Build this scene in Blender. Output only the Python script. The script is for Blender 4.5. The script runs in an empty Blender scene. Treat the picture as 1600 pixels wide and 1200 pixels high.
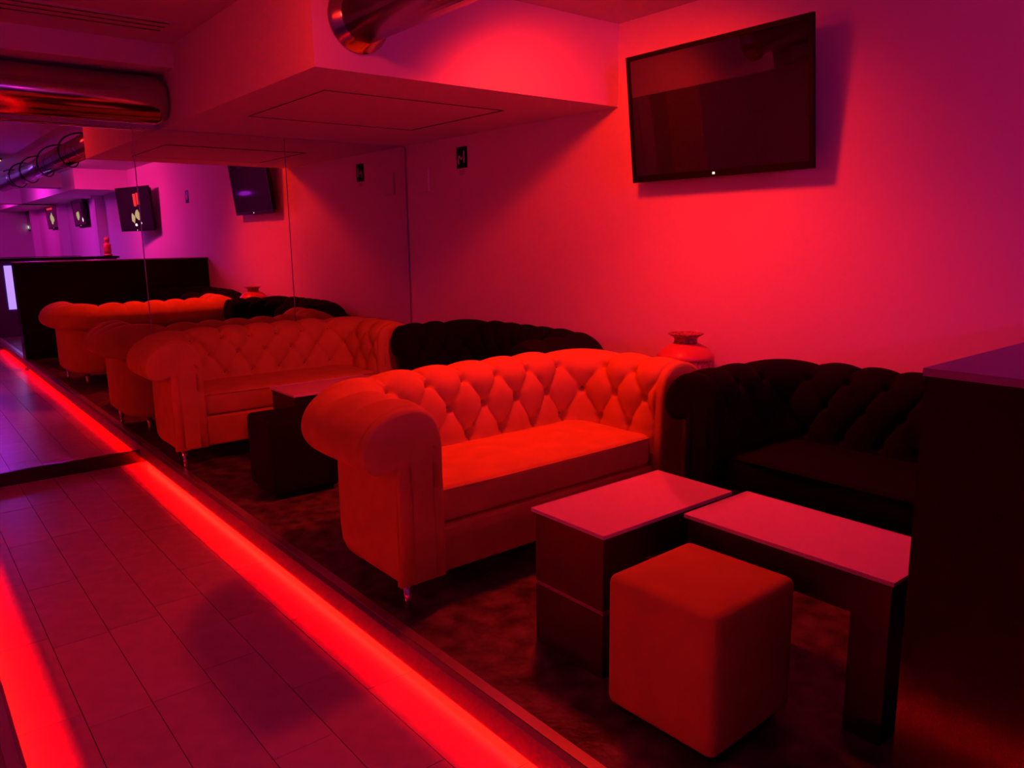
import bpy, bmesh, math, random
from mathutils import Vector, Matrix
random.seed(7)
PI = math.pi
C = bpy.context.scene.collection
S = bpy.context.scene

# ------------------------------------------------------------------ camera
F = 1216.0
H = 1.30
vD = Vector((-1000, -216, F)).normalized()
vP = Vector((1532, -251, F)).normalized()
vP = (vP - vP.dot(vD) * vD).normalized()
up = vP.cross(vD)
if up.y > 0: up = -up
cam = bpy.data.cameras.new('camera'); camo = bpy.data.objects.new('camera', cam); C.objects.link(camo)
# world = (vP, vD, up) rows applied to the image frame (x right, y down, z forward)
def w(v): return Vector((vP.dot(v), vD.dot(v), up.dot(v)))
cx, cy, cz = w(Vector((1, 0, 0))), w(Vector((0, -1, 0))), w(Vector((0, 0, -1)))
M4 = Matrix(((cx.x, cy.x, cz.x, 0), (cx.y, cy.y, cz.y, 0), (cx.z, cy.z, cz.z, H), (0, 0, 0, 1)))
camo.matrix_world = M4
cam.sensor_width = 36.0; cam.lens = 36.0 * F / 1600.0
cam.clip_start = 0.05; cam.clip_end = 100
S.camera = camo

# ------------------------------------------------------------------ view, world
S.view_settings.view_transform = 'Standard'; S.view_settings.look = 'None'
S.view_settings.gamma = 1; S.view_settings.use_curve_mapping = False
S.view_settings.exposure = 0.0
wd = bpy.data.worlds.new('world'); S.world = wd; wd.use_nodes = True
wd.node_tree.nodes['Background'].inputs[0].default_value = (0.05, 0.0, 0.01, 1)
wd.node_tree.nodes['Background'].inputs[1].default_value = 0.02
try:
    S.cycles.max_bounces = 10; S.cycles.glossy_bounces = 6; S.cycles.diffuse_bounces = 5
    S.cycles.sample_clamp_indirect = 4
except Exception: pass

RED = (1.0, 0.012, 0.010)
ROSE = (1.0, 0.012, 0.13)
MAG = (1.0, 0.015, 0.34)
VIO = (0.42, 0.02, 1.0)
def lamp(name, kind, loc, target, energy, color, size=0.1, spot=None, blend=0.6, size_y=None):
    d = bpy.data.lights.new(name, kind); d.energy = energy; d.color = color
    if kind == 'AREA':
        d.size = size
        if size_y: d.shape = 'RECTANGLE'; d.size_y = size_y
    else: d.shadow_soft_size = size
    if kind == 'SPOT': d.spot_size = math.radians(spot); d.spot_blend = blend
    o = bpy.data.objects.new(name, d); C.objects.link(o); o.location = loc
    o.rotation_euler = (Vector(target) - Vector(loc)).to_track_quat('-Z', 'Y').to_euler()
    return o
# wall washing red flood beside the soffit, red flood above the walkway, magenta floods further down the room; rose and violet are added fills
lamp('red_flood_light', 'SPOT', (2.28, 2.48, 2.34), (2.98, 2.86, 1.05), 84, (1, .014, .004), 0.11, 146, 0.75)
lamp('down_flood_light', 'SPOT', (2.20, 2.46, 2.33), (2.2, 2.2, 0.3), 76, (1, .014, .005), 0.12, 118, 0.6)
lamp('aisle_flood_light', 'SPOT', (0.90, 2.50, 2.34), (1.6, 3.1, 1.7), 27, (1, .014, .008), 0.05, 105, 0.8)
lamp('side_flood_light', 'SPOT', (-1.9, 4.2, 1.60), (1.3, 2.9, 0.4), 62, (1, .016, .004), 0.0, 100, 0.8)
lamp('wall_fill_light', 'SPOT', (-1.0, 3.6, 1.95), (-2.6, 3.7, 1.2), 40, (1, .013, .010), 0.0, 130, 0.7)  # added unseen red fill, brightens the left wall reflected in the television
lamp('rose_fill_light', 'SPOT', (2.4, -1.5, 1.62), (2.6, 2.3, 1.5), 12, (1, .014, .62), 0.0, 150, 0.9)  # added rose fill behind the camera, sizeless so mirrors do not show it
lamp('violet_fill_light', 'SPOT', (1.7, -1.7, 1.70), (1.4, 4.0, 2.0), 12, (.6, .02, 1), 0.0, 120, 0.9)  # added violet fill from behind, likewise kept out of reflections
lamp('magenta_flood_light', 'AREA', (1.9, -2.0, 2.36), (3.2, -1.9, 0.7), 62, (1, .014, .24), 0.35)
lamp('magenta_flood_light', 'AREA', (1.4, -6.0, 2.36), (3.1, -6.4, 1.0), 40, (1, .014, .6), 0.35)
lamp('magenta_flood_light', 'AREA', (1.4, -10.5, 2.36), (3.1, -10.5, 1.0), 40, (1, .014, .6), 0.35)
vl = lamp('violet_fill_strip', 'AREA', (1.18, -4.4, 2.27), (1.18, -4.4, 0.0), 42, (.45, .02, 1), 0.08, size_y=4.5)  # unseen strip put in for the violet line along the duct
vl.rotation_euler = (0, 0, 0)

# ------------------------------------------------------------------ materials
def mat(name, color, rough=0.6, metal=0.0, noise=None, bump=None, sheen=0.0, emit=None, estr=0.0, spec=0.5, coat=0.0):
    m = bpy.data.materials.new(name); m.use_nodes = True
    nt = m.node_tree; b = nt.nodes['Principled BSDF']
    b.inputs['Base Color'].default_value = (*color, 1); b.inputs['Roughness'].default_value = rough
    b.inputs['Metallic'].default_value = metal; b.inputs['Specular IOR Level'].default_value = spec
    b.inputs['Sheen Weight'].default_value = sheen; b.inputs['Coat Weight'].default_value = coat
    if sheen: b.inputs['Sheen Roughness'].default_value = 0.4; b.inputs['Sheen Tint'].default_value = (*[min(1, c * 1.6) for c in color], 1)
    tc = nt.nodes.new('ShaderNodeTexCoord')
    if noise:
        sc, c2, det = noise
        n = nt.nodes.new('ShaderNodeTexNoise'); n.inputs['Scale'].default_value = sc; n.inputs['Detail'].default_value = det
        nt.links.new(tc.outputs['Object'], n.inputs['Vector'])
        r = nt.nodes.new('ShaderNodeValToRGB'); r.color_ramp.elements[0].position = 0.36; r.color_ramp.elements[1].position = 0.66
        r.color_ramp.elements[0].color = (*color, 1); r.color_ramp.elements[1].color = (*c2, 1)
        nt.links.new(n.outputs['Fac'], r.inputs['Fac']); nt.links.new(r.outputs['Color'], b.inputs['Base Color'])
    if bump:
        sc, st, dist = bump
        n = nt.nodes.new('ShaderNodeTexNoise'); n.inputs['Scale'].default_value = sc; n.inputs['Detail'].default_value = 6
        nt.links.new(tc.outputs['Object'], n.inputs['Vector'])
        bp = nt.nodes.new('ShaderNodeBump'); bp.inputs['Strength'].default_value = st; bp.inputs['Distance'].default_value = dist
        nt.links.new(n.outputs['Fac'], bp.inputs['Height']); nt.links.new(bp.outputs['Normal'], b.inputs['Normal'])
    if emit:
        b.inputs['Emission Color'].default_value = (*emit, 1); b.inputs['Emission Strength'].default_value = estr
    return m

def plaster():
    m = mat('wall_plaster', (0.80, 0.78, 0.80), 0.75)
    nt = m.node_tree; b = nt.nodes['Principled BSDF']
    tc = nt.nodes.new('ShaderNodeTexCoord')
    fine = nt.nodes.new('ShaderNodeTexNoise'); fine.inputs['Scale'].default_value = 220; fine.inputs['Detail'].default_value = 3
    big = nt.nodes.new('ShaderNodeTexNoise'); big.inputs['Scale'].default_value = 3.0; big.inputs['Detail'].default_value = 4; big.inputs['Distortion'].default_value = 1.6
    rp = nt.nodes.new('ShaderNodeValToRGB')
    e = rp.color_ramp.elements
    e[0].position = 0.585; e[0].color = (0, 0, 0, 1); e[1].position = 0.60; e[1].color = (1, 1, 1, 1)
    e2 = e.new(0.606); e2.color = (0, 0, 0, 1)
    mx = nt.nodes.new('ShaderNodeMath'); mx.operation = 'MULTIPLY_ADD'; mx.inputs[1].default_value = 0.5
    nt.links.new(tc.outputs['Object'], fine.inputs['Vector']); nt.links.new(tc.outputs['Object'], big.inputs['Vector'])
    nt.links.new(big.outputs['Fac'], rp.inputs['Fac'])
    nt.links.new(rp.outputs['Color'], mx.inputs[0]); nt.links.new(fine.outputs['Fac'], mx.inputs[2])
    bp = nt.nodes.new('ShaderNodeBump'); bp.inputs['Strength'].default_value = 0.12; bp.inputs['Distance'].default_value = 0.004
    nt.links.new(mx.outputs[0], bp.inputs['Height']); nt.links.new(bp.outputs['Normal'], b.inputs['Normal'])
    return m
m_wall = plaster()
m_ceil = mat('ceiling_paint', (0.62, 0.60, 0.62), 0.7, bump=(120, 0.1, 0.003))
m_vel = mat('light_velvet', (0.60, 0.44, 0.06), 0.85, sheen=0.05, noise=(9, (0.68, 0.50, 0.07), 4), bump=(260, 0.15, 0.002), spec=0.2)
m_vel2 = mat('button_velvet_shaded', (0.16, 0.06, 0.03), 0.85, spec=0.2)  # darker than the sofa velvet, deepens the shade in the dimples
m_blk = mat('black_velvet', (0.007, 0.007, 0.005), 0.9, sheen=0.0, bump=(260, 0.15, 0.002), spec=0.1)
m_chrome = mat('chrome', (0.8, 0.78, 0.78), 0.12, 1.0)
m_duct = mat('galvanised_duct', (0.55, 0.50, 0.52), 0.16, 1.0, noise=(3, (0.45, 0.42, 0.44), 3), bump=(4, 0.06, 0.02))
m_carpet = mat('worn_dark_floor', (0.035, 0.031, 0.028), 0.42, noise=(13, (0.17, 0.145, 0.13), 12), bump=(45, 0.6, 0.006))
m_plank = mat('walkway_plank', (0.42, 0.38, 0.34), 0.27, noise=(14, (0.48, 0.43, 0.39), 7), bump=(180, 0.12, 0.002))
m_plank2 = mat('walkway_plank_pale', (0.47, 0.42, 0.38), 0.27, noise=(14, (0.52, 0.47, 0.42), 7), bump=(180, 0.12, 0.002))
m_gap = mat('joint_dark', (0.03, 0.025, 0.025), 0.8)
m_lip = mat('step_lacquer', (0.22, 0.18, 0.18), 0.35)
m_lipm = mat('step_metal_trim', (0.75, 0.70, 0.72), 0.3, 0.85)
m_mirror = mat('mirror_glass', (0.80, 0.79, 0.80), 0.0, 1.0)
m_medge = mat('mirror_edge', (0.35, 0.33, 0.35), 0.2, 0.6)
m_black = mat('black_lacquer', (0.008, 0.008, 0.005), 0.14, spec=0.04)
m_blackm = mat('black_matt', (0.012, 0.010, 0.008), 0.6, spec=0.25)
m_wenge = mat('wenge_veneer', (0.020, 0.014, 0.009), 0.42, noise=(6, (0.030, 0.020, 0.012), 5), spec=0.3)
m_ledge = mat('ledge_top', (0.30, 0.27, 0.34), 0.35)
m_top = mat('white_glass_top', (0.86, 0.80, 0.74), 0.09, spec=0.6, coat=0.4)
m_topedge = mat('glass_edge_highlight', (0.9, 0.88, 0.88), 0.25)
m_vase = mat('speckled_ceramic', (0.16, 0.05, 0.03), 0.35, noise=(70, (0.5, 0.2, 0.14), 2), bump=(90, 0.8, 0.006))
m_vase2 = mat('glazed_ceramic', (0.60, 0.16, 0.09), 0.3)
m_screen = mat('tv_glass', (0.012, 0.010, 0.010), 0.03, spec=0.75, coat=0.6)
m_bezel = mat('tv_bezel', (0.008, 0.008, 0.008), 0.55, spec=0.1)
m_white = mat('white_print', (0.75, 0.75, 0.72), 0.6)
m_led = mat('red_led', (0.8, 0.1, 0.1), 0.5, emit=(1.0, 0.0004, 0.0002), estr=1300)
m_ledv = mat('violet_panel', (0.5, 0.5, 0.8), 0.5, emit=(0.40, 0.26, 1.0), estr=1.5)
m_viobar = mat('violet_fill_tube', (0.4, 0.2, 0.8), 0.5, emit=(0.36, 0.14, 1.0), estr=5)
m_ledw = mat('pilot_light', (0.8, 0.8, 0.8), 0.5, emit=(1.0, 0.8, 0.7), estr=2.0)
m_pr = mat('screen_red', (0.1, 0, 0), 0.5, emit=(1.0, 0.03, 0.03), estr=1.0)
m_pg = mat('screen_green', (0.1, 0.1, 0), 0.5, emit=(0.55, 0.55, 0.25), estr=0.8)
m_pw = mat('screen_white', (0.1, 0.1, 0.1), 0.5, emit=(0.9, 0.95, 0.85), estr=1.2)
m_lens = mat('flood_lens', (0.5, 0.1, 0.1), 0.3, emit=(1.0, 0.02, 0.01), estr=3)
m_lensm = mat('flood_lens_magenta', (0.5, 0.1, 0.3), 0.3, emit=(1.0, 0.05, 0.5), estr=3)
m_orange = mat('orange_lamp', (0.5, 0.2, 0.1), 0.3, emit=(1.0, 0.30, 0.12), estr=2.2)
m_statue = mat('painted_statue', (0.55, 0.14, 0.09), 0.5)
m_blue = mat('counter_front', (0.10, 0.08, 0.22), 0.3)
m_door = mat('door_leaf', (0.16, 0.13, 0.20), 0.35)

# ------------------------------------------------------------------ helpers
def link(name, me, m=None, parent=None, loc=(0, 0, 0), smooth=False):
    o = bpy.data.objects.new(name, me); C.objects.link(o); o.location = loc
    if m is not None:
        for x in (m if isinstance(m, (list, tuple)) else [m]): me.materials.append(x)
    if smooth: me.polygons.foreach_set('use_smooth', [True] * len(me.polygons))
    if parent: o.parent = parent
    return o
def mesh_of(bm, name='m'):
    bmesh.ops.recalc_face_normals(bm, faces=bm.faces)
    me = bpy.data.meshes.new(name); bm.to_mesh(me); bm.free(); return me
def box_bm(bm, x0, x1, y0, y1, z0, z1, bev=0.0, seg=2):
    r = bmesh.ops.create_cube(bm, size=1.0); vs = r['verts']
    for v in vs: v.co = Vector(((x0 + x1) / 2 + v.co.x * (x1 - x0), (y0 + y1) / 2 + v.co.y * (y1 - y0), (z0 + z1) / 2 + v.co.z * (z1 - z0)))
    if bev:
        es = list({e for v in vs for e in v.link_edges})
        bmesh.ops.bevel(bm, geom=es, offset=bev, segments=seg, affect='EDGES', profile=0.5)
    return vs
def box(name, x0, x1, y0, y1, z0, z1, m, parent=None, bev=0.0, seg=2, origin=None, smooth=False):
    """a box with its origin at the middle of its base (relative to the parent)"""
    ox, oy, oz = origin or ((x0 + x1) / 2, (y0 + y1) / 2, z0)
    bm = bmesh.new(); box_bm(bm, x0 - ox, x1 - ox, y0 - oy, y1 - oy, z0 - oz, z1 - oz, bev, seg)
    return link(name, mesh_of(bm, name), m, parent, (ox, oy, oz), smooth)
def lathe(name, prof, m, parent=None, loc=(0, 0, 0), seg=36):
    bm = bmesh.new(); rings = []
    for r, z in prof:
        rings.append([bm.verts.new((r * math.cos(2 * PI * i / seg), r * math.sin(2 * PI * i / seg), z)) for i in range(seg)])
    for a, b in zip(rings, rings[1:]):
        for i in range(seg): bm.faces.new((a[i], a[(i + 1) % seg], b[(i + 1) % seg], b[i]))
    bm.faces.new(rings[0]); bm.faces.new(rings[-1])
    return link(name, mesh_of(bm, name), m, parent, loc, True)
def tube_bm(bm, pts, r, seg=14, cap=True):
    pts = [Vector(p) for p in pts]; rings = []
    for i, p in enumerate(pts):
        d = (pts[min(i + 1, len(pts) - 1)] - pts[max(i - 1, 0)]).normalized()
        a = d.cross(Vector((0, 0, 1)) if abs(d.z) < .9 else Vector((1, 0, 0))).normalized(); b = d.cross(a)
        rr = r[i] if isinstance(r, (list, tuple)) else r
        rings.append([bm.verts.new(p + (a * math.cos(2 * PI * k / seg) + b * math.sin(2 * PI * k / seg)) * rr) for k in range(seg)])
    for a, b in zip(rings, rings[1:]):
        for k in range(seg): bm.faces.new((a[k], a[(k + 1) % seg], b[(k + 1) % seg], b[k]))
    if cap: bm.faces.new(rings[0]); bm.faces.new(rings[-1])
def tube(name, pts, r, m, parent=None, seg=14, loc=(0, 0, 0)):
    bm = bmesh.new(); tube_bm(bm, pts, r, seg)
    return link(name, mesh_of(bm, name), m, parent, loc, True)
def thing(name, label, cat, loc=(0, 0, 0), rz=0, group=None):
    o = bpy.data.objects.new(name, None); C.objects.link(o); o.location = loc; o.rotation_euler = (0, 0, rz)
    o.empty_display_size = 0.1
    return tag(o, label, cat, group)
def tag(o, label, cat, group=None):
    o['label'] = label; o['category'] = cat
    if group: o['group'] = group
    return o
def struct(o): o['kind'] = 'structure'; return o
def kids(o, table):
    return [c for c in table if c.parent is o]
def copy_tree(root, loc, rz, label, group=None, swap=None, scale=None):
    allo = list(C.objects)
    def cp(o, parent):
        n = o.copy(); C.objects.link(n)
        if parent is not None: n.parent = parent
        if swap and n.type == 'MESH':
            for sl in n.material_slots:
                if sl.material in swap:
                    t = swap[sl.material]; sl.link = 'OBJECT'; sl.material = t
        for c in kids(o, allo): cp(c, n)
        return n
    n = cp(root, None); n.location = loc; n.rotation_euler = (0, 0, rz); n['label'] = label
    if group: n['group'] = group
    if scale: n.scale = scale
    return n

W, MY, CZ = 3.31, 5.38, 2.43
XL, YF = -2.6, -15.0
WZ = -0.12
# ------------------------------------------------------------------ room shell
struct(box('wall_right', W, W + .15, YF, MY + .15, WZ - .1, CZ + .1, m_wall))
struct(box('wall_back', XL, W, MY + .012, MY + .15, WZ - .1, CZ + .1, m_wall))
struct(box('wall_left', XL - .15, XL, YF, MY + .15, WZ - .1, CZ + .1, m_wall))
struct(box('wall_front', XL, W, YF - .15, YF, WZ - .1, CZ + .1, m_wall))
struct(box('ceiling', XL, W, YF, MY + .15, CZ, CZ + .1, m_ceil))
struct(box('floor', 1.252, W, YF, MY + .01, WZ - .05, 0, m_carpet))
struct(box('floor_left', XL, 0.095, YF, MY + .01, WZ - .05, 0, m_lip))
# walkway between the platforms: planks laid along the room
fw = struct(box('floor_walkway', 0.095, 1.252, YF, MY + .01, WZ - .06, WZ - .006, m_gap))
pm = []
for mm in (m_plank, m_plank2):
    bm = bmesh.new(); box_bm(bm, -.0905, .0905, -.298, .298, -.010, 0)
    me = mesh_of(bm, 'plank'); me.materials.append(mm); pm.append(me)
xs = [0.137 - .0 + .1835 * i for i in range(-1, 6)]
offs = [0.33, 0.12, 0.63, 0.045, 0.133, 0.43, 0.27]
for ci, x in enumerate(xs):
    y = -1.8 + offs[ci] - .6
    while y < MY - .01:
        y0, y1 = y, min(y + .6, MY)
        o = bpy.data.objects.new('plank', pm[0 if random.random() < .6 else 1]); C.objects.link(o)
        o.parent = fw
        x0, x1 = max(x, .096), min(x + .181, 1.251)
        yy1 = y1 - .0025
        o.location = ((x0 + x1) / 2 - fw.location.x, (y0 + yy1) / 2 - fw.location.y, WZ - fw.location.z - random.random() * .0008)
        o.scale = ((x1 - x0) / .181, (yy1 - y0) / .596, 1)
        y += .6
box('walkway_sheet', .096, 1.251, YF + .01, -1.86, WZ - .01, WZ, m_plank, None).parent = None
ws = bpy.data.objects['walkway_sheet']; ws.parent = fw; ws.location = ws.location - fw.location

# platform nosings with their led strips
n1 = struct(box('trim_1', 1.190, 1.216, YF, MY, -.078, 0.0, m_lip))
box('metal_trim', 1.2165, 1.2515, YF, MY, -.03, .003, m_lipm, n1).location -= n1.location
box('riser', 1.236, 1.2515, YF, MY, WZ, -.03, m_lip, n1).location -= n1.location
n2 = struct(box('trim_2', 0.127, 0.137, YF, MY, -.078, 0.002, m_lip))
box('metal_trim', 0.0955, 0.1265, YF, MY, -.02, .002, m_lipm, n2).location -= n2.location
led = box('led_strip', 1.2235, 1.2335, -1.7, MY - .02, -.0742, -.0702, m_led)
tag(led, 'glowing red led strip under the step edge along the right side of the walkway', 'lamp', None)
led2 = box('led_strip', 0.097, 0.107, -1.7, MY - .02, -.070, -.066, m_led)
tag(led2, 'glowing red led strip under the left platform edge, bottom left corner', 'lamp', None)

# mirror wall panels with their plinth over the walkway
edges = [-1.60, -0.62, 0.36, 1.34, 2.325, 3.30]
wh = ['leftmost mirror panel, mostly outside the photo left of the walkway', 'mirror panel over the left platform beside the walkway',
      'wall mirror panel standing over the walkway behind the step', 'wall mirror panel behind the left half of the far light sofa',
      'wall mirror panel next to the red corner, behind the far black sofa']
for i in range(1, 5):
    a, b = edges[i], edges[i + 1]
    z0 = -.036 if i < 3 else .002
    t = thing('wall_mirror', wh[i], 'mirror', ((a + b) / 2, MY, 0), 0, None)
    hw = (b - a) / 2
    box('mirror_glass', -hw + .002, hw - .002, 0.0, .006, z0, 1.995, m_mirror, t)
    box('edge_strip', hw - .0035, hw + .0015, -.003, .008, z0, 1.995, m_medge, t)
pl = tag(box('mirror_plinth', 0.14, 1.235, MY - .012, MY + .008, WZ, -.037, m_black), 'low black plinth under the mirror across the walkway', 'plinth')

# soffit, beam, ceiling access panels
so = struct(box('ceiling_soffit', 1.51, W, 3.14, MY + .01, 2.0, CZ, m_wall, origin=(2.4, 4.2, 2.0)))
sc = box('access_panel', 1.772, 2.838, 3.592, 4.547, 1.9975, 1.9992, m_wall); sc.parent = so; sc.location -= so.location
def frame(name, x0, x1, y0, y1, z0, z1, wd_, m, parent):
    bm = bmesh.new()
    box_bm(bm, x0, x1, y0, y0 + wd_, z0, z1); box_bm(bm, x0, x1, y1 - wd_, y1, z0, z1)
    box_bm(bm, x0, x0 + wd_, y0, y1, z0, z1); box_bm(bm, x1 - wd_, x1, y0, y1, z0, z1)
    o = link(name, mesh_of(bm), m); o.parent = parent; o.location = -parent.location
    return o
bm = bmesh.new(); box_bm(bm, 1.768, 2.862, 4.548, 4.566, 1.9965, 2.0005); box_bm(bm, 2.839, 2.858, 3.588, 4.566, 1.9965, 2.0005)
box_bm(bm, 1.768, 1.771, 3.588, 4.548, 1.9968, 2.0005); box_bm(bm, 1.768, 2.839, 3.588, 3.591, 1.9968, 2.0005)
pg = link('panel_gap_shade', mesh_of(bm), m_gap); pg.parent = so; pg.location = -so.location  # gap lines; the wide far and right strips paint shaded recess sides
struct(box('ceiling_beam', XL, 1.51, 5.0, MY + .01, 2.30, CZ, m_wall))
# slot grille in the ceiling left of the soffit
gr = thing('ceiling_grille', 'long linear air grille in the ceiling above the left duct', 'vent', (0.4, 4.62, CZ), 0)
box('frame', -1.0, 1.0, -.14, .14, -.008, 0, m_ceil, gr)
for k in range(3): box('slot', -.96, .96, -.118 + .085 * k, -.100 + .085 * k, -.0095, -.0075, m_gap, gr)

# ------------------------------------------------------------------ further down the room (seen in the mirrors)
struct(box('ceiling_soffit_far', 2.55, W, -15, -3.1, 2.12, CZ, m_wall))
struct(box('ceiling_beam_far', XL, 3.31, -4.6, -4.1, 2.2, CZ, m_wall))
struct(box('ceiling_beam_end', XL, 3.31, -9.2, -8.7, 2.12, CZ, m_wall))
for y in (-4.95, -8.45, -12.2):
    struct(box('wall_pier', W - .16, W, y - .12, y + .12, 0, 2.2, m_wall))
struct(box('wall_return', 1.9, W, -13.5, -13.3, 0, CZ, m_wall))
# opposite wall features reflected in the television
struct(box('door_1', XL, XL + .03, 3.95, 4.8, 0, 1.95, m_door))
struct(box('wall_column', XL, XL + .35, 3.0, 3.3, 0, CZ, m_wall))
struct(box('ceiling_beam_left', XL, XL + .9, -3, 4.99, 2.05, CZ, m_wall))

# ------------------------------------------------------------------ chesterfield sofa
ARM_L, RC, HB = 0.36, 0.14, 0.435
S_TOT = 2 * ARM_L + 2 * RC * PI / 2 + 2 * HB
def path(s):
    """inner line of the u-shaped back: left arm front -> back -> right arm front; returns point and outward normal"""
    xl = -(HB + RC)
    if s < ARM_L: return Vector((xl, s)), Vector((-1, 0))
    s -= ARM_L; q = RC * PI / 2
    if s < q:
        a = s / RC; return Vector((-HB - RC * math.cos(a), ARM_L + RC * math.sin(a))), Vector((-math.cos(a), math.sin(a)))
    s -= q
    if s < 2 * HB: return Vector((-HB + s, ARM_L + RC)), Vector((0, 1))
    s -= 2 * HB
    if s < q:
        a = PI / 2 - s / RC; return Vector((HB + RC * math.cos(a), ARM_L + RC * math.sin(a))), Vector((math.cos(a), math.sin(a)))
    s -= q
    return Vector((-xl, ARM_L - s)), Vector((1, 0))
CTRL = [(-.004, .34), (-.002, .42), (0, .50), (.0, .57), (.004, .63), (.022, .69), (.065, .728), (.125, .742), (.19, .735), (.25, .705), (.295, .655), (.31, .60), (.295, .555), (.26, .532), (.215, .535), (.18, .55)]
def catmull(P, n):
    out = []
    for i in range(len(P) - 1):
        p0, p1, p2, p3 = (Vector(P[max(i - 1, 0)]), Vector(P[i]), Vector(P[i + 1]), Vector(P[min(i + 2, len(P) - 1)]))
        for k in range(n):
            t = k / n
            out.append(0.5 * ((2 * p1) + (-p0 + p2) * t + (2 * p0 - 5 * p1 + 4 * p2 - p3) * t * t + (-p0 + 3 * p1 - 3 * p2 + p3) * t ** 3))
    out.append(Vector(P[-1])); return out
def resample(pts, n):
    L = [0]
    for a, b in zip(pts, pts[1:]): L.append(L[-1] + (b - a).length)
    out = []; j = 0
    for i in range(n):
        t = L[-1] * i / (n - 1)
        while j < len(L) - 2 and L[j + 1] < t: j += 1
        u = (t - L[j]) / max(1e-9, L[j + 1] - L[j]); out.append(pts[j].lerp(pts[j + 1], u))
    return out, L[-1]
NT = 92
PROF, PLEN = resample(catmull(CTRL, 12), NT)
PN = []
for i in range(NT):
    d = (PROF[min(i + 1, NT - 1)] - PROF[max(i - 1, 0)]).normalized(); PN.append(Vector((-d.y, d.x)))
A_SP = S_TOT / 11.0; T0, HR = 0.118, 0.124
def sm(x, a, b):
    t = max(0.0, min(1.0, (x - a) / (b - a))); return t * t * (3 - 2 * t)
def tuft(s, t):
    u = s / A_SP; v = (t - T0) / (2 * HR)
    U, V = u + v, u - v
    dia = (abs(math.sin(PI * U)) * abs(math.sin(PI * V))) ** 0.42
    ple = abs(math.sin(PI * u)) ** 0.45
    T2 = T0 + 2 * HR
    if t > T2:
        k = sm(t, T2, T2 + .06); fade = 1 - sm(t, T2 + .10, T2 + .38)
        h = dia * (1 - k) + ple * k; h = 1 - (1 - h) * (.16 + .84 * fade) * (1 if t < T2 + .05 else .55 + .45 * fade)
    elif t < T0:
        k = sm(T0 - t, 0, .04); h = dia * (1 - k) + ple * k
    else: h = dia
    r2 = 9
    for r in (0, 1, 2):
        tt = T0 + r * HR; ph = .5 if r % 2 else 0
        ds = (u - ph - round(u - ph)) * A_SP
        r2 = min(r2, ds * ds + (t - tt) ** 2)
    h -= .80 * math.exp(-r2 / (.017 ** 2))
    return h
def pillow(t): return 0.034 * (1 - .45 * sm(t, .42, .60)) * (1 - sm(t, PLEN - .12, PLEN))
def surf(s, i, d):
    p, n = path(s); q = PROF[i] + PN[i] * d
    return Vector((p.x + n.x * q.x, p.y + n.y * q.x, q.y))
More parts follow.
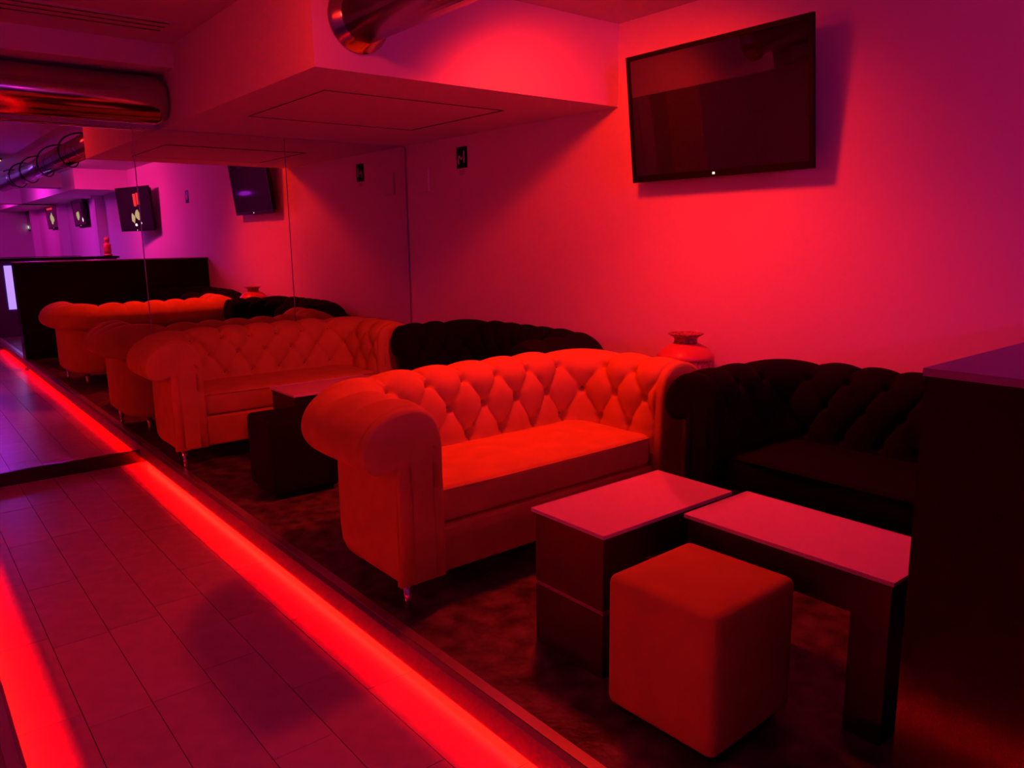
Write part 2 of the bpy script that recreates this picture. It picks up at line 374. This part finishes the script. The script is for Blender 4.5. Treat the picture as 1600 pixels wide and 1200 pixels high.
def make_sofa(label):
    root = thing('chesterfield_sofa', label, 'sofa')
    NS = 330
    vs = []; fs = []
    for a in range(NS + 1):
        s = S_TOT * a / NS
        e = min(s, S_TOT - s); ed = sm(e, 0, .035)
        for i in range(NT):
            t = PLEN * i / (NT - 1)
            d = pillow(t) * (tuft(s, t) * ed + (1 - ed) * .35) - (1 - ed) * .008 - .018
            vs.append(surf(s, i, d))
    for a in range(NS):
        for i in range(NT - 1):
            k = a * NT + i; fs.append((k, k + NT, k + NT + 1, k + 1))
    me = bpy.data.meshes.new('tufted_back'); me.from_pydata(vs, [], fs); me.update()
    back = link('tufted_back', me, m_vel, root, smooth=True)
    # buttons
    bme = None
    for r in (0, 1, 2):
        kk = [k + .5 for k in range(11)] if r % 2 else list(range(1, 11))
        for k in kk:
            s = k * A_SP; t = T0 + r * HR; i = int(round(t / PLEN * (NT - 1)))
            if bme is None:
                bm = bmesh.new(); bmesh.ops.create_icosphere(bm, subdivisions=1, radius=.0085)
                for v in bm.verts: v.co.z *= .55
                bme = mesh_of(bm, 'button'); bme.materials.append(m_vel2)
            p, n = path(s); d3 = Vector((n.x * PN[i].x, n.y * PN[i].x, PN[i].y))
            o = bpy.data.objects.new('button', bme); C.objects.link(o); o.parent = back
            o.location = surf(s, i, -.040); o.rotation_euler = d3.to_track_quat('Z', 'Y').to_euler()
    # outer shell under the roll
    prof = [(.176, .57), (.182, .52), (.184, .36), (.184, .20), (.181, .15), (.170, .122), (.15, .112), (.0, .112), (-.002, .2), (-.002, .36)]
    vs = []; fs = []; NS2 = 90; q = len(prof)
    for a in range(NS2 + 1):
        s = .004 + (S_TOT - .008) * a / NS2; p, n = path(s)
        for nn, z in prof: vs.append((p.x + n.x * nn, p.y + n.y * nn, z))
    for a in range(NS2):
        for i in range(q - 1):
            k = a * q + i; fs.append((k, k + 1, k + q + 1, k + q))
    me = bpy.data.meshes.new('outer_shell'); me.from_pydata(vs, [], fs); me.update()
    link('outer_shell', me, m_vel, root, smooth=True)
    # scroll shaped arm fronts
    for sgn in (-1, 1):
        bm = bmesh.new()
        pts = [(-.002, .112)] + [(p.x, p.y) for p in PROF[4::3]] + [(.182, .53), (.182, .112)]
        ctr = Vector((.14, .63))
        rings = []
        for (off, yy) in ((0.0, .02), (0.0, -.004), (.006, -.014), (.018, -.019), (.05, -.021)):
            ring = []
            for (nx, z) in pts:
                if z > .53:
                    v = Vector((nx, z)) - ctr; v = v * (1 - off / max(.05, v.length)); nx2, z2 = ctr.x + v.x, ctr.y + v.y
                else:
                    nx2 = nx + off if nx < .09 else nx - off; z2 = z
                    if z < .12: z2 = z + min(off, .012)
                ring.append(bm.verts.new((sgn * (.575 + nx2), yy, z2)))
            rings.append(ring)
        for a, b in zip(rings, rings[1:]):
            for i in range(len(pts)): bm.faces.new((a[i], a[(i + 1) % len(pts)], b[(i + 1) % len(pts)], b[i]))
        f = bm.faces.new(rings[-1]); bmesh.ops.triangulate(bm, faces=[f])
        bm.faces.ensure_lookup_table(); nside = 4 * len(pts)
        for k, ff in enumerate(bm.faces): ff.smooth = k < nside
        o = link('arm_front', mesh_of(bm), m_vel, root)
    # base rail, seat cushion
    box('base_rail', -.574, .574, .012, .56, .112, .285, m_vel, root, bev=.012)
    bm = bmesh.new()
    nx, ny = 40, 14
    top = {}
    x0, x1, y0, y1, zt, zb = -.568, .568, .026, .52, .424, .290
    def edge_round(u, v):
        return u
    vs = box_bm(bm, x0, x1, y0, y1, zb, zt)
    bmesh.ops.bevel(bm, geom=[e for e in bm.edges if abs(e.verts[0].co.z - e.verts[1].co.z) > .1 and e.verts[0].co.y < .1], offset=.04, segments=4, affect='EDGES', profile=.5)
    bmesh.ops.subdivide_edges(bm, edges=[e for e in bm.edges if abs(e.verts[0].co.x - e.verts[1].co.x) > .5], cuts=16, use_grid_fill=True)
    bmesh.ops.subdivide_edges(bm, edges=[e for e in bm.edges if abs(e.verts[0].co.y - e.verts[1].co.y) > .3], cuts=6, use_grid_fill=True)
    for v in bm.verts:
        if v.co.z > zt - .001:
            v.co.z += .014 * math.sin(PI * (v.co.x - x0) / (x1 - x0)) ** .5 * math.sin(PI * min(1, (v.co.y - y0) / (y1 - y0) + .0)) ** .5 if y0 < v.co.y < y1 and x0 < v.co.x < x1 else 0
    es = [e for e in bm.edges if len(e.link_faces) == 2 and e.calc_face_angle(0) > .9]
    bmesh.ops.bevel(bm, geom=es, offset=.022, segments=3, affect='EDGES', profile=.5)
    cu = link('seat_cushion', mesh_of(bm), m_vel, root, smooth=True)
    tube('piping', [(-.55, .030, .412), (-.3, .0235, .413), (0, .0225, .413), (.3, .0235, .413), (.55, .030, .412)], .004, m_vel, cu, 8)
    for x, y in ((-.70, .05), (.70, .05), (-.62, .52), (.62, .52)):
        bm = bmesh.new(); tube_bm(bm, [(0, 0, 0), (0, 0, .004), (0, 0, .112)], [.009, .011, .020], 14)
        link('leg', mesh_of(bm), m_chrome, root, (x, y, 0), True)
    return root
sofa = make_sofa('light buttoned sofa in the centre, nearest of the light ones, beside the coffee tables')
sofa['group'] = 'tufted roll-arm sofas'
sofa.location = (2.025, 2.20, 0)
copy_tree(sofa, (1.965, 4.575, 0), 0, 'far light buttoned sofa standing against the mirror wall', 'tufted roll-arm sofas', None, (1, .965, 1))
BL = {m_vel: m_blk, m_vel2: m_blk}
copy_tree(sofa, (2.62, 3.765, 0), -PI / 2, 'black buttoned sofa along the wall behind the central light sofa', 'tufted roll-arm sofas', BL, (.865, .86, 1))
copy_tree(sofa, (2.555, 1.34, 0), -PI / 2, 'black buttoned sofa below the television, right of the vase', 'tufted roll-arm sofas', BL, (.885, .92, 1.0))

# ------------------------------------------------------------------ coffee tables
def coffee_table(label, x0, x1, y0, y1, along, loc_group):
    t = thing('coffee_table', label, 'table', ((x0 + x1) / 2, (y0 + y1) / 2, 0), 0, loc_group)
    hx, hy = (x1 - x0) / 2, (y1 - y0) / 2
    tp = box('tabletop', -hx, hx, -hy, hy, .444, .456, m_top, t, bev=.0012, seg=1)
    i = .006
    bm = bmesh.new(); e_ = .0016
    for q in ((-hx, hx, -hy, -hy + e_), (-hx, hx, hy - e_, hy), (-hx, -hx + e_, -hy, hy), (hx - e_, hx, -hy, hy)): box_bm(bm, q[0], q[1], q[2], q[3], .4555, .4568)
    link('edge_highlight', mesh_of(bm), m_topedge, t)  # pale rim strips paint the highlight along the tabletop edges
    box('top_frame', -hx + i, hx - i, -hy + i, hy - i, .432, .444, m_wenge, t)
    if along == 'x':
        box('apron', -hx + .18, hx - .18, -hy + .012, hy - .012, .335, .432, m_wenge, t)
        spans = [(-hx + .01, -hx + .18, -hy + .012, hy - .012), (hx - .18, hx - .01, -hy + .012, hy - .012)]
    else:
        box('apron', -hx + .012, hx - .012, -hy + .11, hy - .11, .335, .432, m_wenge, t)
        spans = [(-hx + .012, hx - .012, -hy + .01, -hy + .11), (-hx + .012, hx - .012, hy - .11, hy - .01)]
    for a, b, c, d in spans:
        if along == 'y':
            box('leg', a, b, c, d, 0, .432, m_wenge, t); continue
        l = box('leg', a, b, c, d, .215, .432, m_wenge, t)
        lo = box('plinth', a, b, c, d, 0, .200, m_wenge, t)
        box('joint_strip', a + .003, b - .003, c + .003, d - .003, .200, .215, m_lip, t)
    return t
coffee_table('pale-topped coffee table nearer the light sofa, its end beside the light cube pouf', 1.517, 2.125, 1.475, 1.797, 'x', 'coffee tables')
coffee_table('pale-topped coffee table in front of the nearest black sofa, right of the light cube pouf', 1.835, 2.165, .80, 1.445, 'y', 'coffee tables')
coffee_table('coffee table behind the central sofa, next to the black cube pouf', 1.70, 2.31, 4.03, 4.37, 'x', 'coffee tables')

# ------------------------------------------------------------------ cube poufs
def pouf(label, cx_, cy_, rz, m):
    t = thing('cube_pouf', label, 'pouf', (cx_, cy_, 0), rz, 'cube poufs')
    bm = bmesh.new(); box_bm(bm, -.180, .180, -.178, .178, .022, .405)
    bmesh.ops.subdivide_edges(bm, edges=list(bm.edges), cuts=5, use_grid_fill=True)
    for v in bm.verts:
        x, y, z = v.co; u = (1 - (x / .18) ** 2); q = (1 - (y / .178) ** 2); k = 1 - ((z - .21) / .19) ** 2
        if z > .404: v.co.z += .008 * u * q
        if abs(x) > .179: v.co.x += math.copysign(.005 * max(0, q * k), x)
        if abs(y) > .177: v.co.y += math.copysign(.005 * max(0, u * k), y)
    es = [e for e in bm.edges if len(e.link_faces) == 2 and e.calc_face_angle(0) > .9]
    bmesh.ops.bevel(bm, geom=es, offset=.026, segments=4, affect='EDGES', profile=.5)
    link('padded_body', mesh_of(bm), m, t, smooth=True)
    box('base_board', -.15, .15, -.15, .15, 0, .024, m_blackm, t)
    return t
pouf('light fabric cube pouf in front of the two near coffee tables', 1.612, 1.205, math.radians(1.5), m_vel)
pouf('black cube pouf behind the arm of the central sofa', 1.60, 3.845, math.radians(-2), m_blk)

# ------------------------------------------------------------------ corner plinth and vase
cb = tag(box('corner_plinth', 2.96, 3.29, 2.26, 2.80, 0, .215, m_black, bev=.004), 'low black corner plinth against the wall between the two black sofas', 'plinth')
vz = thing('ceramic_vase', 'tall speckled ceramic vase with flared rim against the red wall', 'vase', (3.12, 2.475, .216))
lathe('vase_body', [(.055, 0), (.075, .004), (.10, .06), (.128, .18), (.142, .32), (.145, .42), (.142, .470)], m_vase, vz)
lathe('shoulder', [(.141, .468), (.145, .476), (.140, .492), (.112, .522), (.070, .545), (.062, .548)], m_vase2, vz)
lathe('neck', [(.060, .546), (.056, .565), (.060, .578), (.085, .592), (.088, .597), (.078, .597), (.052, .582), (.045, .55)], m_vase, vz)

# ------------------------------------------------------------------ partition beside the near black sofa
pt = thing('partition_counter', 'tall glossy black partition with purple ledge top at the right edge of the photo', 'partition', (2.26, .40, 0))
box('panel', -1.05, 1.045, -.12, .102, 0, 1.088, m_black, pt)
box('end_panel', -1.064, -1.05, -.12, .102, WZ, 1.088, m_black, pt)
box('ledge', -1.066, 1.046, -.123, .105, 1.088, 1.10, m_ledge, pt)

# ------------------------------------------------------------------ televisions
def tv(label, p0, p1, z0, z1, lean, group=None, pics=None):
    """p0 -> p1: plan positions of the lower edge (seen from the room, left to right)"""
    p0, p1 = Vector(p0), Vector(p1); w_ = (p1 - p0).length; mid = (p0 + p1) / 2
    ang = math.atan2(p1.y - p0.y, p1.x - p0.x)
    t = thing('television', label, 'television', (mid.x, mid.y, z0), ang, group)
    h = math.hypot(z1 - z0, lean); th = math.atan2(lean, z1 - z0)
    def place(o): o.rotation_euler = (th, 0, 0); return o
    hw = w_ / 2
    place(box('back_shell', -hw + .01, hw - .03, .012, .04, .03, h - .03, m_blackm, t, origin=(0, 0, 0)))
    bm = bmesh.new(); b = .022
    for q in ((-hw, hw, 0, .034), (-hw, hw, h - b, h), (-hw, -hw + b, .034, h - b), (hw - b, hw, .034, h - b)):
        box_bm(bm, q[0], q[1], -.004, .014, q[2], q[3])
    place(link('bezel', mesh_of(bm), m_bezel, t))
    s = place(box('screen', -hw + b, hw - b, 0, .010, .034, h - b, m_screen, t, origin=(0, 0, 0)))
    place(box('standby_light', -.006, .006, -.006, -.003, .012, .022, m_ledw, t, origin=(0, 0, 0)))
    for i, q in enumerate(pics or []):
        if q[4] is m_pr:
            place(box('picture_patch', q[0], q[1], -.0012, -.0002, q[2], q[3], q[4], t, origin=(0, 0, 0), bev=0)); continue
        rr = random.Random(i * 7 + len(pics)); ux, uz = (q[0] + q[1]) / 2, (q[2] + q[3]) / 2; n = 11
        bm = bmesh.new(); ring = []
        for k in range(n):
            f_ = .75 + .5 * rr.random(); a = 2 * PI * k / n
            ring.append((ux + (q[1] - q[0]) / 2 * f_ * math.cos(a), uz + (q[3] - q[2]) / 2 * f_ * math.sin(a)))
        A = [bm.verts.new((x, -.0012, z)) for x, z in ring]; B = [bm.verts.new((x, -.0002, z)) for x, z in ring]
        for k in range(n): bm.faces.new((A[k], A[(k + 1) % n], B[(k + 1) % n], B[k]))
        bm.faces.new(A); bm.faces.new(B)
        place(link('picture_patch', mesh_of(bm), q[4], t))
    box('wall_bracket', -.12, .12, .03, .075 if group is None else .06, h * .3, h * .55, m_blackm, t)
    return t
tv('large dark television tilted on the red wall, reflecting the room', (3.222, 2.935), (3.222, 1.888), 1.575, 2.20, .070)
G = 'lit televisions further down the room, seen in the mirror'
def pics(seed, w_):
    r = random.Random(seed); out = [(-.18, -.10, .38, .55, m_pr), (-.08, .0, .36, .54, m_pr)]
    out += [(-.14, .0, .16, .30, m_pg), (.02, .12, .12, .26, m_pg), (-.02, .05, .07, .11, m_pw), (-.16, -.12, .10, .13, m_pw)]
    return out
tv('swivelled television with red and green picture, largest of the four seen in the mirror', (3.22, -1.45), (3.0, -2.42), 1.46, 2.10, .04, G, pics(1, 1))
tv('television above the bar in the mirror, second from the right of the lit ones', (3.24, -6.1), (3.24, -7.2), 1.62, 2.2, .04, G, [(.0, .25, .12, .3, m_pg), (-.3, -.2, .08, .16, m_pw)])
tv('television in the mirror with a red line over a green picture, third from the right', (3.24, -8.95), (3.24, -10.3), 1.62, 2.2, .04, G, [(-.2, .5, .42, .46, m_pr), (-.2, .25, .1, .34, m_pg)])
tv('television farthest away in the mirror, leftmost of the lit ones', (3.24, -12.9), (3.24, -14.3), 1.62, 2.2, .04, G, [(-.4, -.2, .06, .14, m_pw)])

# ------------------------------------------------------------------ signs and cover on the wall
sg = thing('safety_sign', 'small black wall sign with a white figure under the soffit', 'sign', (W - .001, 4.633, 1.782))
box('plate', -.004, 0, -.062, .062, 0, .145, m_black, sg)
bm = bmesh.new()
def bar(y0, z0, y1, z1, r): tube_bm(bm, [(-.0055, y0, z0), (-.0055, y1, z1)], r, 6)
bar(-.030, .035, -.030, .115, .0055); bar(.034, .028, .040, .058, .005); bar(.040, .058, .026, .085, .005)
bar(.026, .085, .005, .058, .004); bar(.005, .058, -.010, .075, .004)
link('pictogram', mesh_of(bm), m_white, sg)
tg = tag(box('label_tag', W - .004, W - .001, 4.605, 4.665, 1.735, 1.768, m_ceil), 'little pale tag on the wall right under the black sign', 'sign')
tag(box('wall_cover', W - .02, W - .001, 5.05, 5.20, 1.645, 1.815, m_wall, bev=.004), 'pale blank cover plate on the wall beside the mirror corner', 'cover')
s2 = thing('safety_sign', 'small black sign on the pink wall in the mirror, right of the swivelled television', 'sign', (W - .001, -.12, 1.80))
box('plate', -.004, 0, -.06, .06, 0, .16, m_black, s2)
box('pictogram', -.006, -.004, -.02, .02, .04, .11, m_white, s2)

# ------------------------------------------------------------------ ducts
dl = thing('air_duct', 'round metal duct across the top left, running into the side of the soffit', 'duct', (0, 5.225, 2.142))
tube('pipe', [(-2.58, 0, 0), (1.44, 0, 0), (1.505, 0, 0)], [.140, .140, .11], m_duct, dl, 40)

for x in (.2, -1.3): tube('joint_band', [(x, 0, 0), (x + .02, 0, 0)], .1425, m_duct, dl, 40)
for x in (.0, -1.6):
    bm = bmesh.new(); box_bm(bm, x - .003, x + .003, -.012, .012, .138, 2.299 - 2.142); link('hanger', mesh_of(bm), m_duct, dl)
df = thing('air_duct', 'round metal duct running from the soffit front over the camera', 'duct', (1.72, 3.14, 2.215))
tube('pipe', [(0, -.02, 0), (0, -7.2, 0)], .108, m_duct, df, 40)
tube('flange', [(0, -.002, 0), (0, -.012, 0), (0, -.014, 0), (0, -.06, 0)], [.142, .142, .122, .116], m_duct, df, 40)
for k in range(5): tube('joint_band', [(0, -1.0 - 1.2 * k, 0), (0, -1.03 - 1.2 * k, 0)], .112, m_duct, df, 40)
# cable wound round the duct
pts = []
for k in range(241):
    a = k / 240; y = -.95 - 5.2 * a; th = a * 2 * PI * 4.3 + .7 * math.sin(a * 9)
    pts.append(((.122 + .04 * math.sin(th * .5) ** 2) * math.cos(th), y + .05 * math.sin(th * 2), (.122 + .04 * math.sin(th * .5) ** 2) * math.sin(th)))
tube('cable', pts, .008, m_blackm, df, 6)

# ------------------------------------------------------------------ bar and its things down the room
bc = thing('bar_counter', 'dark bar counter with a glowing violet panel, seen in the mirror at the left', 'counter', (1.80, -2.45, 0))
box('front', -1.0, 1.05, -.2, .2, 0, 1.07, m_blue, bc)
box('worktop', -1.04, 1.08, -.25, .24, 1.07, 1.10, m_black, bc)
box('light_panel', -.41, -.245, .2, .215, .39, 1.0, m_ledv, bc)
for x in (-.8, .1, .6): box('front_rib', x - .02, x + .02, .2, .21, .05, 1.05, m_black, bc)
st = thing('statuette', 'orange red statuette standing on the bar counter, seen in the mirror', 'statue', (2.76, -2.36, 1.10))
lathe('base', [(.06, 0), (.062, .02), (.05, .03)], m_statue, st, seg=20)
lathe('figure', [(.045, .03), (.052, .08), (.048, .13), (.056, .17), (.03, .19), (.02, .2), (.034, .215), (.04, .24), (.034, .265), (.015, .28)], m_statue, st, seg=20)
bc2 = thing('bar_counter', 'second dark counter further back in the mirror behind the first', 'counter', (2.6, -7.6, 0))
box('front', -.7, .68, -.25, .25, 0, 1.0, m_blackm, bc2); box('worktop', -.72, .70, -.28, .28, 1.0, 1.04, m_black, bc2)

# ------------------------------------------------------------------ flood lamp housings
def flood(label, loc, target, lens, group):
    t = thing('flood_lamp', label, 'lamp', (loc[0], loc[1], CZ), 0, group)
    tube('mount', [(0, 0, 0), (0, 0, -.018)], .035, m_blackm, t, 20)
    d = (Vector(target) - Vector(loc)).normalized()
    bm = bmesh.new(); a = Vector((0, 0, loc[2] - CZ)) - d * .035
    tube_bm(bm, [a - d * .035, a - d * .008, a + d * .02], [.035, .05, .055], 20)
    link('housing', mesh_of(bm), m_blackm, t, smooth=False)
    bm = bmesh.new(); tube_bm(bm, [a + d * .0205, a + d * .023], .05, 20)
    link('lens', mesh_of(bm), lens, t)
    return t
flood('black flood lamp on the ceiling in front of the soffit lighting the wall red', (2.24, 2.47, 2.405), (2.3, 2.5, 0.9), m_lens, 'ceiling flood lamps')
flood('black flood lamp on the ceiling above the walkway', (0.90, 2.50, 2.34), (1.5, 3.1, 1.6), m_lens, 'ceiling flood lamps')
vt = thing('violet_fill_bar', 'long unseen violet light bar added over the far walkway to streak the duct', 'lamp', (1.18, -4.4, 2.30))  # glowing bar added out of view for the duct's violet highlight
box('tube', -.03, .03, -2.3, 2.3, -.02, .03, m_viobar, vt)
for y in (-2, 2): tube('cord', [(0, y, .03), (0, y, CZ - 2.30)], .004, m_blackm, vt, 6)
ol = thing('ceiling_spot', 'tiny orange ceiling light seen in the mirror under the duct', 'lamp', (1.45, -2.0, CZ))
tube('rim', [(0, 0, 0), (0, 0, -.02)], .06, m_blackm, ol, 20); tube('bulb', [(0, 0, -.02), (0, 0, -.035)], .045, m_orange, ol, 20)
